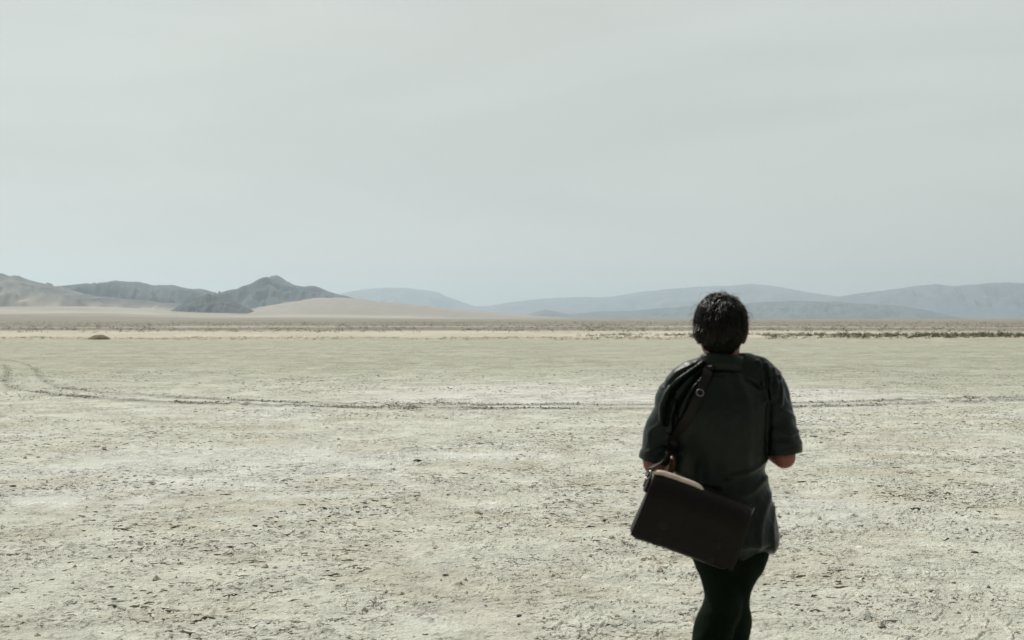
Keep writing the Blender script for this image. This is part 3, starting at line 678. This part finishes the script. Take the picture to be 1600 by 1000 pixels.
# ---- shirt
def build_shirt():
    P = []
    P.append(stube([(-.018, -.012, 1.462), (-.020, -.012, 1.478)], [(.105, .070), (.085, .064)], 32, m=3))
    P.append(stube([(.004, -.005, .905), (.000, -.004, .97), (-.008, .0, 1.06), (-.022, .002, 1.14), (-.022, -.002, 1.24), (-.022, -.008, 1.34), (-.021, -.012, 1.40), (-.020, -.014, 1.44), (-.017, -.012, 1.485)],
                   [(.178, .155), (.170, .145), (.158, .132), (.150, .125), (.168, .132), (.180, .132), (.176, .120), (.148, .098), (.078, .068)], 48))
    # shirt tail: hem drops lower at the right rear
    P.append(stube([(.055, -.025, .868), (.04, -.022, .91), (.02, -.015, .98)], [(.120, .085), (.138, .10), (.145, .115)], 40))
    P.append(ell((.125, -.02, .915), (.052, .09, .045), (0, .35, 0)))
    # shoulders
    P.append(stube([(-.018, -.014, 1.462), lp(1086, 595, -.012), lp(1062, 615, -.006), shL + [-.012, 0, -.005]], [(.05, .07), (.056, .074), (.060, .072), (.061, .070)], 28, up=(0, 0, 1)))
    P.append(stube([(-.018, -.014, 1.462), lp(1165, 586, -.012), lp(1188, 600, -.006), shR + [.002, 0, -.01]], [(.05, .07), (.058, .076), (.062, .076), (.064, .072)], 28, up=(0, 0, 1)))
    # sleeves
    P.append(stube([shR + [-.03, 0, .0], shR + [.002, 0, -.012], lp(1207, 640, -.01), lp(1213, 668, -.016), lp(1218, 688, -.02), lp(1220, 700, -.022)], [(.066, .07), (.066, .072), (.064, .068), (.063, .066), (.064, .066), (.066, .068)], 32))
    P.append(stube([shL + [.03, 0, .0], shL + [-.012, 0, -.012], lp(1050, 642, -.01), lp(1033, 672, -.012), lp(1026, 700, -.014), lp(1024, 714, -.014)], [(.060, .068), (.062, .070), (.062, .068), (.058, .064), (.054, .062), (.053, .062)], 32))
    me = remesh('shirt', P, .0045, 4)
    V, Nn = vget(me)
    back = sstep(.06, -.04, V[:, 1])
    D = np.zeros(len(V))
    # folds pulled by the strap, fanning over the left shoulder
    fans = [([(1096, 561), (1056, 582), (1034, 606)], .004, .007), ([(1096, 567), (1070, 585), (1047, 605), (1035, 628), (1031, 655)], .020, .0070), ([(1098, 575), (1077, 593), (1060, 613), (1047, 640), (1042, 670)], .019, .0070),
            ([(1101, 583), (1086, 598), (1070, 620), (1060, 648)], .018, .0065), ([(1096, 564), (1063, 583), (1046, 600)], -.006, .005), ([(1098, 571), (1073, 590), (1053, 610), (1041, 634), (1036, 660)], -.015, .006),
            ([(1100, 579), (1082, 596), (1065, 617), (1053, 644)], -.015, .006)]
    for pl, amp, wd in fans:
        pts = bez([lp(a, b) for a, b in pl], 6); d = seg_d(V, pts); D += amp * np.exp(-(d / wd) ** 2) * sstep(.10, -.01, V[:, 1])
    # gathers at the right shoulder seam
    for k, (pl, amp) in enumerate([([(1180, 566), (1186, 590), (1188, 625)], .013), ([(1192, 570), (1198, 592), (1199, 622)], .013), ([(1203, 577), (1207, 596), (1206, 616)], .012), ([(1213, 588), (1215, 606), (1213, 630)], .010),
                                   ([(1204, 590), (1222, 600), (1228, 622)], -.005), ([(1186, 562), (1192, 600), (1194, 690)], -.006)]):
        pts = bez([lp(a, b) for a, b in pl], 6); d = seg_d(V, pts); D += amp * np.exp(-(d / .0075) ** 2) * sstep(.10, 0, V[:, 1])
    # sleeve seam lines, centre back pleat, waist drags
    for pl, amp, wd in [([(1204, 585), (1196, 640), (1193, 700)], -.007, .008), ([(1046, 640), (1050, 690), (1046, 740)], -.006, .009), ([(1128, 582), (1130, 640), (1127, 720)], .004, .018), ([(1150, 590), (1160, 650), (1158, 730)], .004, .016),
                        ([(1098, 640), (1100, 700), (1095, 760)], .004, .018), ([(1192, 716), (1170, 730), (1130, 740)], .006, .009), ([(1195, 745), (1160, 765), (1120, 775)], .005, .010), ([(1198, 770), (1180, 810), (1176, 850)], .007, .013),
                        ([(1206, 790), (1200, 830), (1204, 860)], .005, .008), ([(1056, 735), (1080, 750), (1120, 752)], .005, .010), ([(1090, 590), (1160, 588), (1196, 600)], .0025, .004),
                        ([(1216, 640), (1236, 650), (1246, 665)], .005, .007), ([(1204, 668), (1224, 676), (1244, 672)], .005, .007), ([(1030, 660), (1014, 672), (1010, 690)], .005, .007), ([(1040, 690), (1022, 694), (1008, 706)], .004, .006)]:
        pts = bez([lp(a, b) for a, b in pl], 6); d = seg_d(V, pts); D += amp * np.exp(-(d / wd) ** 2) * (1 if 'x' == 0 else sstep(.08, 0, V[:, 1]))
    D += .010 * (fbm(V[:, 0] * 9 + 3 * V[:, 2], V[:, 2] * 5 + V[:, 1] * 6, 3, 200) - .5) + .004 * (fbm(V[:, 0] * 40, V[:, 2] * 24 + V[:, 1] * 20, 2, 205) - .5)
    # sleeve hems: a folded band
    for c in (lp(1220, 690, -.02), lp(1025, 704, -.014)):
        m = (np.abs(V[:, 0] - c[0]) < .09); D += .003 * np.exp(-((V[:, 2] - c[2]) / .008) ** 2) * m
    V = V + Nn * D[:, None]
    vset(me, V); me.materials.append(shirt_m); o = bpy.data.objects.new('shirt', me); link(o, person); return o
shirt = build_shirt()

def cuff(name, c, ax, a, b, h, mat):
    P = [c - ax * h, c - ax * h * .4, c + ax * h * .4, c + ax * h]; V, Fc = tube(P, [(a * .97, b * .97), (a, b), (a, b), (a * .96, b * .96)], 36, ends=False)
    V = V + (fbm(V[:, 0] * 30, V[:, 2] * 30 + V[:, 1] * 25, 2, 9)[:, None] - .5) * .004
    return mesh_np(name, V, Fc, mat, shirt)
cuff('sleeve_cuff', lp(1221, 700, -.022), np.array([.08, 0, -1.0]) / 1.003, .066, .068, .016, shirt_m)
cuff('sleeve_cuff', lp(1022, 714, -.015), np.array([-.25, 0, -1.0]) / 1.03, .054, .062, .015, shirt_m)
def collar():
    n = 40; th = np.linspace(0.32 * np.pi, -1.32 * np.pi, n)      # open at the front
    rows = []
    for (rx, ry, dz, tilt) in ((.070, .064, -.020, 0), (.072, .066, .004, 0), (.0735, .067, .020, .0), (.076, .069, .024, 0), (.080, .072, .014, 0), (.084, .074, -.008, 0), (.090, .077, -.034, 0)):
        zz = 1.507 + dz - .018 * np.sin(th) + .008 * np.cos(th) * -1
        rows.append(np.stack([-.014 + rx * np.cos(th), -.008 + ry * np.sin(th), zz], -1))
    V = np.array(rows).reshape(-1, 3); V += (fbm(V[:, 0] * 25, V[:, 1] * 25, 2, 4)[:, None] - .5) * .004
    o = mesh_np('collar', V, grid_faces(7, n), shirt_m, shirt); sm = o.modifiers.new('thick', 'SOLIDIFY'); sm.thickness = .0025
collar()
for k in range(5):
    V, Fc = ell((0, 0, 0), (.006, .0025, .006), nr=8, nc=12); o = mesh_np('button', V, [f for f in Fc], sole_m, shirt)
    z = 1.40 - k * .09; hit = None
    bv = BVHTree.FromPolygons([v.co[:] for v in shirt.data.vertices], [p.vertices[:] for p in shirt.data.polygons])
    hit = bv.ray_cast(Vector((-.015, .6, z)), Vector((0, -1, 0)))[0]; o.location = hit + Vector((0, .002, 0))

# ---- trousers and shoes
def build_trousers():
    P = [stube([(0, 0, .80), (0, .0, .87), (0, .0, .95), (0, .003, 1.02)], [(.07, .075), (.115, .110), (.155, .122), (.152, .12)], 32)]
    P.append(stube(LEGR, [(.080, .100), (.076, .100), (.064, .088), (.066, .080), (.066, .075), (.066, .074), (.064, .072), (.066, .076)], 28))
    P.append(stube(LEGL, [(.080, .100), (.076, .100), (.066, .086), (.070, .080), (.067, .075), (.066, .072), (.062, .070), (.064, .074)], 28))
    me = remesh('trousers', P, .006, 3); V, Nn = vget(me)
    D = .016 * (fbm(V[:, 0] * 10, V[:, 2] * 12 + V[:, 1] * 6, 3, 300) - .5) + .006 * np.sin(V[:, 2] * 70 + 6 * fbm(V[:, 0] * 12, V[:, 1] * 12, 2, 303)) * np.exp(-((V[:, 2] - .48) / .07) ** 2) * (V[:, 1] < .15)
    D += .005 * np.sin(V[:, 2] * 110 + 9 * V[:, 0]) * (V[:, 2] < .26)
    vset(me, V + Nn * D[:, None]); me.materials.append(trouser_m); o = bpy.data.objects.new('trousers', me); link(o, person)
build_trousers()
def shoe(an, pitch):
    P = [stube([(0, -.075, .045), (0, -.05, .06), (0, .0, .062), (0, .07, .048), (0, .13, .036), (0, .175, .03)], [(.026, .03), (.036, .048), (.040, .052), (.043, .038), (.043, .028), (.028, .018)], 20, up=(0, 0, 1)),
         stube([(0, -.03, .05), (0, -.028, .10), (0, -.025, .125)], [(.036, .045), (.036, .045), (.038, .047)], 20)]
    me = remesh('shoe', P, .005, 3); me.materials.append(shoe_m); o = bpy.data.objects.new('shoe', me); link(o, person); vset(me, vget(me)[0])
    n = 40; th = np.linspace(0, 2 * np.pi, n, endpoint=False); yy = .05 + .135 * np.sin(th); xx = (.040 + .008 * np.sin(th)) * np.cos(th)
    r = [np.stack([xx * k, .05 + (yy - .05) * k, np.full(n, z)], -1) for k, z in ((.0, .0), (.96, .0), (1.0, .006), (1.0, .022), (.9, .026), (0, .026))]
    mesh_np('sole', np.vstack(r), grid_faces(6, n, wrap=True)[:, ::-1], sole_m, o)
    o.location = an; o.rotation_euler = (pitch, 0, -.06)
gz = lambda x, y: float(ground_z(PX0 + x, PY + y)[0])
shoe((anR[0], anR[1] + .02, gz(anR[0], anR[1]) + .0), .12)
shoe((anL[0], anL[1] + .035, .125), -.70)

# ---- hair
def hair():
    r = np.random.default_rng(5)
    C = HC + [0, -.006, -.006]; S = np.array([.079, .099, .107])
    Vs = []; Fs = []; off = 0
    n0 = 9500; u = r.normal(size=(n0 * 2, 3)); u /= np.linalg.norm(u, axis=1)[:, None]
    # hair region: above the hairline, lower at the back
    lim = -.96 + 1.36 * sstep(-.35, .75, u[:, 1]) + .10 * (np.abs(u[:, 0]) > .8)
    u = u[u[:, 2] > lim][:n0]; nt_x = 420
    ex = np.array([-.93, -.25, .06]) + r.normal(size=(nt_x, 3)) * np.array([.02, .20, .13]); ex /= np.linalg.norm(ex, axis=1)[:, None]
    u = np.vstack([u, ex]); n = len(u); tuft = np.zeros(n); tuft[-nt_x:] = 1
    K = 9; p = C + u * S; crown = np.array([.05, -.35, .93]); crown /= np.linalg.norm(crown)
    t = crown[None] * -1 + (u @ crown)[:, None] * u      # away from the crown
    t = t + np.array([-.55, .15, 0]) * sstep(.35, .9, u[:, 2])[:, None] + np.array([0, 0, -.5])
    clump = (np.floor(u * 6.5 + r.normal(size=(n, 3)) * .12)).astype(int); key = (clump[:, 0] * 73 + clump[:, 1] * 179 + clump[:, 2] * 283) % 9973
    cr_ = np.random.default_rng(3).normal(size=(9973, 3)); cl = np.random.default_rng(4).uniform(.55, 1.25, 9973)
    t = t + cr_[key] * .62 + r.normal(size=(n, 3)) * .12
    t -= (t * u).sum(1)[:, None] * u; t /= np.linalg.norm(t, axis=1)[:, None]
    top = sstep(.1, .8, u[:, 2])
    L_ = (.034 + .036 * top) * cl[key] * r.uniform(.8, 1.15, n) * (1 - .68 * sstep(.10, -.40, u[:, 2]))
    lift = (.30 + .35 * top + .25 * r.uniform(size=n)) * (1 - .7 * sstep(.0, -.4, u[:, 2]))
    side = sstep(-.80, -.97, u[:, 0]) * (np.abs(u[:, 2] + .0) < .26) * (r.uniform(size=n) < .65)         # flicks over the left ear
    lift = lift + side * .45; L_ = L_ * (1 + side * .35)
    fly = r.uniform(size=n) < .012; lift = np.where(fly, 1.25, lift); L_ = np.where(fly, L_ * 1.1, L_)
    tk = (np.floor(u[:, 2] * 14) + 3 * np.floor(u[:, 1] * 9)).astype(int) % 97; tr_ = np.random.default_rng(8).normal(size=(97, 3))
    td = np.array([-.75, -.12, -.42]) + tr_[tk] * np.array([.22, .2, .28]) + r.normal(size=(n, 3)) * .06
    L_ = np.where(tuft > 0, r.uniform(.014, .028, n), L_)
    d = np.where((tuft > 0)[:, None], td, t + u * lift[:, None]); d /= np.linalg.norm(d, axis=1)[:, None]
    pts = np.empty((n, K, 3)); pts[:, 0] = p; cur = p.copy()
    for k in range(1, K):
        cur = cur + d * (L_ / (K - 1))[:, None]; q = (cur - C) / S; rr = np.linalg.norm(q, axis=1)
        cur = np.where((rr < 1.035)[:, None], C + q / rr[:, None] * 1.035 * S, cur)
        cap = 1.07 + .07 * top + (.04 + .11 * top) * r.uniform(size=n) + .25 * fly + .24 * side * r.uniform(size=n) + .5 * tuft
        cur = np.where((rr > cap)[:, None], C + q / rr[:, None] * cap[:, None] * S, cur); pts[:, k] = cur
        un = q / rr[:, None]; d = d + np.array([0, 0, -.10]) - un * (.10 * (1 - .8 * fly - .6 * side) * (1 - tuft))[:, None] + cr_[key] * .03; d /= np.linalg.norm(d, axis=1)[:, None]
    # swept to the photo outline: left side fuller
    def nar(A): A[..., 0] = C[0] + (A[..., 0] - C[0]) * (1 - .17 * sstep(-.05, -.75, (A[..., 2] - C[2]) / S[2])); return A
    pts = nar(pts)
    wdt = (.0011 * np.linspace(1, .25, K))[None, :, None]
    T = np.gradient(pts, axis=1); T /= np.linalg.norm(T, axis=2)[..., None] + 1e-9
    A = np.cross(T, r.normal(size=(n, 1, 3))); A /= np.linalg.norm(A, axis=2)[..., None]; B = np.cross(T, A)
    ring = [pts + wdt * (A * math.cos(a) + B * math.sin(a)) for a in (0, 2.094, 4.189)]
    V = np.stack(ring, 2).reshape(-1, 3)
    b = (np.arange(n) * K * 3)[:, None, None]; k = (np.arange(K - 1) * 3)[None, :, None]; j = np.arange(3)[None, None, :]
    i0 = b + k + j; i1 = b + k + (j + 1) % 3
    Fq = np.stack([i0, i1, i1 + 3, i0 + 3], -1).reshape(-1, 4)
    # base shell close to the scalp
    Vc, Fc = ell(C, S * 1.045, nr=60, nc=80); uu = (Vc - C) / S; uu /= np.linalg.norm(uu, axis=1)[:, None]
    lim = -.96 + 1.36 * sstep(-.35, .75, uu[:, 1]); inside = uu[:, 2] < lim
    Vc = Vc + uu * (.010 * (fbm(uu[:, 0] * 5 + uu[:, 1] * 3, uu[:, 2] * 5, 3, 9) - .5))[:, None]; Vc[inside] = C + (Vc[inside] - C) * .90
    Vc = nar(Vc)
    V2 = np.vstack([V, Vc]); F2 = np.vstack([Fq, np.array(Fc) + len(V)])
    o = mesh_np('hair', V2, F2, hair_m, person); o.data.materials.append(material('hair_base', (0.006, 0.0065, 0.004), rough=.9, spec=.03))
    mi = np.zeros(len(o.data.polygons), np.int32); mi[len(Fq):] = 1; o.data.polygons.foreach_set('material_index', mi)
hair()

# ---- bag with strap
bag = bpy.data.objects.new('messenger_bag', None); sc.collection.objects.link(bag)
BY = PY - .215; BS = F / BY
def bp(px, py): return np.array([(px - 800) / BS, BY, CAMH - (py - 500) / BS])
bc = bp(1076, 817); bag.location = bc; bag.rotation_euler = (math.radians(7), math.radians(20.2), math.radians(6))
tag(bag, 'dark brown leather messenger bag swinging tilted at the walker\'s left hip', 'bag')
BW, BH, BD = 166 / BS, 104 / BS, .085
def rounded_box(w, h, d, nx=36, nz=26, ny=10, r=.018, sag=.0, seed=0, puff=.012, taper=.0):
    """soft closed box, subdivided, rounded"""
    import bmesh
    bm = bmesh.new(); bmesh.ops.create_grid(bm, x_segments=2, y_segments=2, size=.5); bm.free()
    V = []; Fq = []
    def face(o_, a, b, na, nb):
        base = len(V)
        for i in range(na + 1):
            for j in range(nb + 1): V.append(o_ + a * (i / na) + b * (j / nb))
        for i in range(na):
            for j in range(nb): q = base + i * (nb + 1) + j; Fq.append((q, q + nb + 1, q + nb + 2, q + 1))
    X = np.array([w, 0, 0.]); Y = np.array([0, d, 0.]); Z = np.array([0, 0, h * 1.]); o_ = -.5 * (X + Y + Z)
    face(o_, X, Z, nx, nz); face(o_ + Y, Z, X, nz, nx); face(o_, Z, Y, nz, ny); face(o_ + X, Y, Z, ny, nz); face(o_, Y, X, ny, nx); face(o_ + Z, X, Y, nx, ny)
    V = np.array(V); hs = np.array([w, d, h]) / 2; core = np.clip(V, -(hs - r), hs - r); dd = V - core; ln = np.linalg.norm(dd, axis=1)
    V = np.where((ln > 1e-9)[:, None], core + dd / np.maximum(ln, 1e-9)[:, None] * r, V)
    fx = 1 - (V[:, 0] / (w / 2)) ** 2; fz = 1 - (V[:, 2] / (h / 2)) ** 2
    V[:, 1] += np.sign(V[:, 1]) * puff * fx * fz + .006 * (fbm(V[:, 0] * 14, V[:, 2] * 14 + seed, 3, 500 + seed) - .5)
    V[:, 0] *= 1 + taper * (-V[:, 2] / h)
    V[:, 2] += sag * (V[:, 0] / (w / 2)) ** 2 + .004 * (fbm(V[:, 0] * 12, V[:, 1] * 12, 2, 510 + seed) - .5)
    return V, Fq
V, Fq = rounded_box(BW - .012, BH - .014, BD, taper=.05, r=.026, sag=-.004); V[:, 0] -= .018 * (V[:, 2] / BH) * (V[:, 0] < 0) * (-1) * 0
mesh_np('bag_body', V, Fq, leather_m, bag)
# flap wraps from behind, over the top and down the outer (camera side) face
def flap():
    half = BD / 2 + .006; top = BH / 2 + .002
    prof = [(half, top - .05), (half + .003, top - .02), (half - .006, top + .004), (half - .02, top + .012), (.008, top + .015), (-half + .030, top + .010), (-half + .012, top - .003), (-half - .003, top - .024),
            (-half - .015, top - .06), (-half - .018, top - .11), (-half - .016, top - .16), (-half - .010, top - .195)]
    pr, _ = smooth_path([(0, a, b) for a, b in prof], np.ones(len(prof)), 4); n = 40; xs = np.linspace(-.5, .5, n) * (BW + .004)
    Vv = np.empty((len(pr), n, 3))
    for i, q in enumerate(pr):
        e = (xs / (BW / 2)); Vv[i, :, 0] = xs * (1 + .02 * (top - q[2]) / BH); Vv[i, :, 1] = q[1] + .010 * e ** 4 * (1 if q[1] < 0 else -1) * .8 + .004 * (fbm(xs * 12, xs * 0 + q[2] * 14, 3, 520) - .5)
        Vv[i, :, 2] = q[2] - .006 * e ** 4 + .003 * (fbm(xs * 9, xs * 0 + i * .2, 2, 523) - .5)
    o = mesh_np('flap', Vv.reshape(-1, 3), grid_faces(len(pr), n)[:, ::-1], leather_m, bag); sm = o.modifiers.new('thick', 'SOLIDIFY'); sm.thickness = .004; sm.offset = 1
    # raised seam along the flap edge
    L1 = [Vv[i, 1] + [0, -.002, 0] for i in range(14, len(pr))]; L2 = [Vv[-1, j] + [0, -.002, .004] for j in range(1, n - 1, 3)]; L3 = [Vv[i, n - 2] + [0, -.002, 0] for i in range(len(pr) - 1, 13, -1)]
    Vt, Ft = tube(np.array(L1 + L2 + L3), np.full(len(L1 + L2 + L3), .0026), 6); q = [f for f in Ft if len(f) == 4]; tr = [f for f in Ft if len(f) == 3]
    mesh_np('piping', Vt, q, strap_m, o, tris=tr)
flap()
for s in (-1, 1):
    th = np.linspace(0, 2 * np.pi, 20); P = np.stack([s * (BW / 2 + .010) + .004 * np.cos(th) * s, .017 * np.cos(th) * 1.0, BH / 2 - .004 + .014 * np.sin(th)], -1)
    V, Ft = tube(P[:-1], np.full(19, .0024), 8, up=(1, 0, 0), ends=False); Fw = [tuple(f) for f in Ft]
    i = np.arange(8); Fw += [(18 * 8 + a, 18 * 8 + (a + 1) % 8, (a + 1) % 8, a)[::-1] for a in i]
    mesh_np('ring', V, Fw, metal_m, bag)
    V, Fq = rounded_box(.010, .05, .034, 4, 10, 8, r=.003, puff=0); o = mesh_np('ring_tab', V, Fq, strap_m, bag); o.location = (s * (BW / 2 + .001), 0, BH / 2 - .034)
for s in (-1, 1):
    V, Fq = rounded_box(.026, .10, .006, 8, 16, 3, r=.002, puff=0); o = mesh_np('closing_tab', V, Fq, strap_m, bag); o.location = (s * BW * .27, -BD / 2 - .019, -BH / 2 + .066)
    V, Fq = rounded_box(.030, .022, .008, 8, 8, 3, r=.003, puff=0); b = mesh_np('buckle', V, Fq, metal_m if False else strap_m, o); b.location = (0, -.004, .02)

def sunlit_strip():  # sun highlight of the bag's top edge, added as a pale strip
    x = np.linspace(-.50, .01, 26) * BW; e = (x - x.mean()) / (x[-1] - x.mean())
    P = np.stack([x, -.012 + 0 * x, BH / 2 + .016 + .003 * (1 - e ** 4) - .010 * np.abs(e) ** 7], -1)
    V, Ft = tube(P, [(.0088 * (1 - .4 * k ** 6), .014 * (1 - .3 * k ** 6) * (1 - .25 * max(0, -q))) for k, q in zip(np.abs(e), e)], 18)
    m = material('sunlit_strip_tan', (0.58, 0.48, 0.40), rough=.5, spec=.4, var=[(50, .12)], bump=[(180, .0006)])
    o = mesh_np('sunlit_strip', V, [f for f in Ft if len(f) == 4], m, bag, tris=[f for f in Ft if len(f) == 3]); o['label'] = 'pale tan strip added as the sunlit top edge of the bag'
sunlit_strip()
def strap():
    bpy.context.view_layer.update()
    M = bag.matrix_world; Pm = Vector((PX0, PY, 0))
    a0 = M @ Vector((-BW / 2 - .010, 0, BH / 2 + .012)) - Pm; a1 = M @ Vector((BW / 2 + .010, 0, BH / 2 + .012)) - Pm
    bv = BVHTree.FromPolygons([v.co[:] for v in shirt.data.vertices], [p.vertices[:] for p in shirt.data.polygons])
    # (x, y, z) guide points, then snapped on to the shirt from outside
    back = [np.array(a0), lp(1040, 705, -.17), lp(1056, 672, -.16), lp(1072, 642, -.15), lp(1086, 612, -.14), lp(1098, 585, -.10), lp(1104, 566, -.05)]
    front = [lp(1103, 560, .0), lp(1105, 566, .05), lp(1096, 600, .13), lp(1078, 660, .16), lp(1062, 715, .15), lp(1048, 760, .08), lp(1050, 785, -.02), lp(1085, 800, -.13), lp(1135, 800, -.165), np.array(a1)]
    G, _ = smooth_path(back + front, np.ones(len(back) + len(front)), 9)
    out = []; nr = []
    for i, g in enumerate(G):
        hit = bv.find_nearest(Vector(g)); ax = Vector((-.02, 0, g[2])); 
        if 8 < i < len(G) - 9 and hit[0] is not None:
            axp = Vector((-.02, -.01, min(g[2], 1.44))); dirv = (Vector(g) - axp).normalized(); h = bv.ray_cast(axp + dirv * .6, -dirv)
            p = h[0] if h[0] is not None else hit[0]
            if i < 50:                                   # on the back: keep the photographed line, drop straight on to the cloth
                h = bv.ray_cast(Vector((g[0], -.6, g[2])), Vector((0, 1, 0)))
                if h[0] is not None and h[1][1] < -.15: p = h[0]; dirv = Vector((0, -1, .15)).normalized()
            out.append(np.array(p + dirv * .006)); nr.append(np.array(dirv))
        else:
            axp = Vector((-.02, -.01, g[2])); out.append(g); nr.append(np.array((Vector(g) - axp).normalized()))
    P = np.array(out); Nn = np.array(nr)
    for _ in range(6): P[1:-1] = .5 * P[1:-1] + .25 * (P[:-2] + P[2:])
    T = frames(P); S_ = np.cross(T, Nn); S_ /= np.linalg.norm(S_, axis=1)[:, None]; Nn = np.cross(S_, T); P = P + Nn * .004 * np.sign((Nn * np.array(nr)).sum(1))[:, None]
    W = .015; th = .002; V = np.stack([P - S_ * W - Nn * th, P + S_ * W - Nn * th, P + S_ * W + Nn * th, P - S_ * W + Nn * th], 1).reshape(-1, 3)
    V += np.array(Pm)                                       # to world, then into the bag's frame
    Mi = np.array(M.inverted()); V = (np.c_[V, np.ones(len(V))] @ Mi.T)[:, :3]
    o = mesh_np('strap', V, grid_faces(len(P), 4, wrap=True), strap_m, bag, smooth=False)
    # length adjuster high on the back: metal loop and keeper
    k = int(np.argmin(np.linalg.norm(P - lp(1088, 608, P[:, 1].mean() if False else -.14), axis=1)))
    c = P[k] + np.array(Nn[k]) * 0; nrm = np.array(nr[k]); s_ = S_[k]; t_ = T[k]
    thh = np.linspace(0, 2 * np.pi, 24, endpoint=False)
    loop = np.array([c + nrm * .008 + s_ * .012 * np.cos(a) + t_ * .011 * np.sin(a) for a in thh]); loop = np.vstack([loop, loop[:1]])
    Vt, Ft = tube(loop, np.full(len(loop), .0018), 8, up=tuple(nrm), ends=False); Vt = Vt + np.array(Pm); Vt = (np.c_[Vt, np.ones(len(Vt))] @ Mi.T)[:, :3]
    mesh_np('adjuster_ring', Vt, Ft, metal_m, o)
strap()
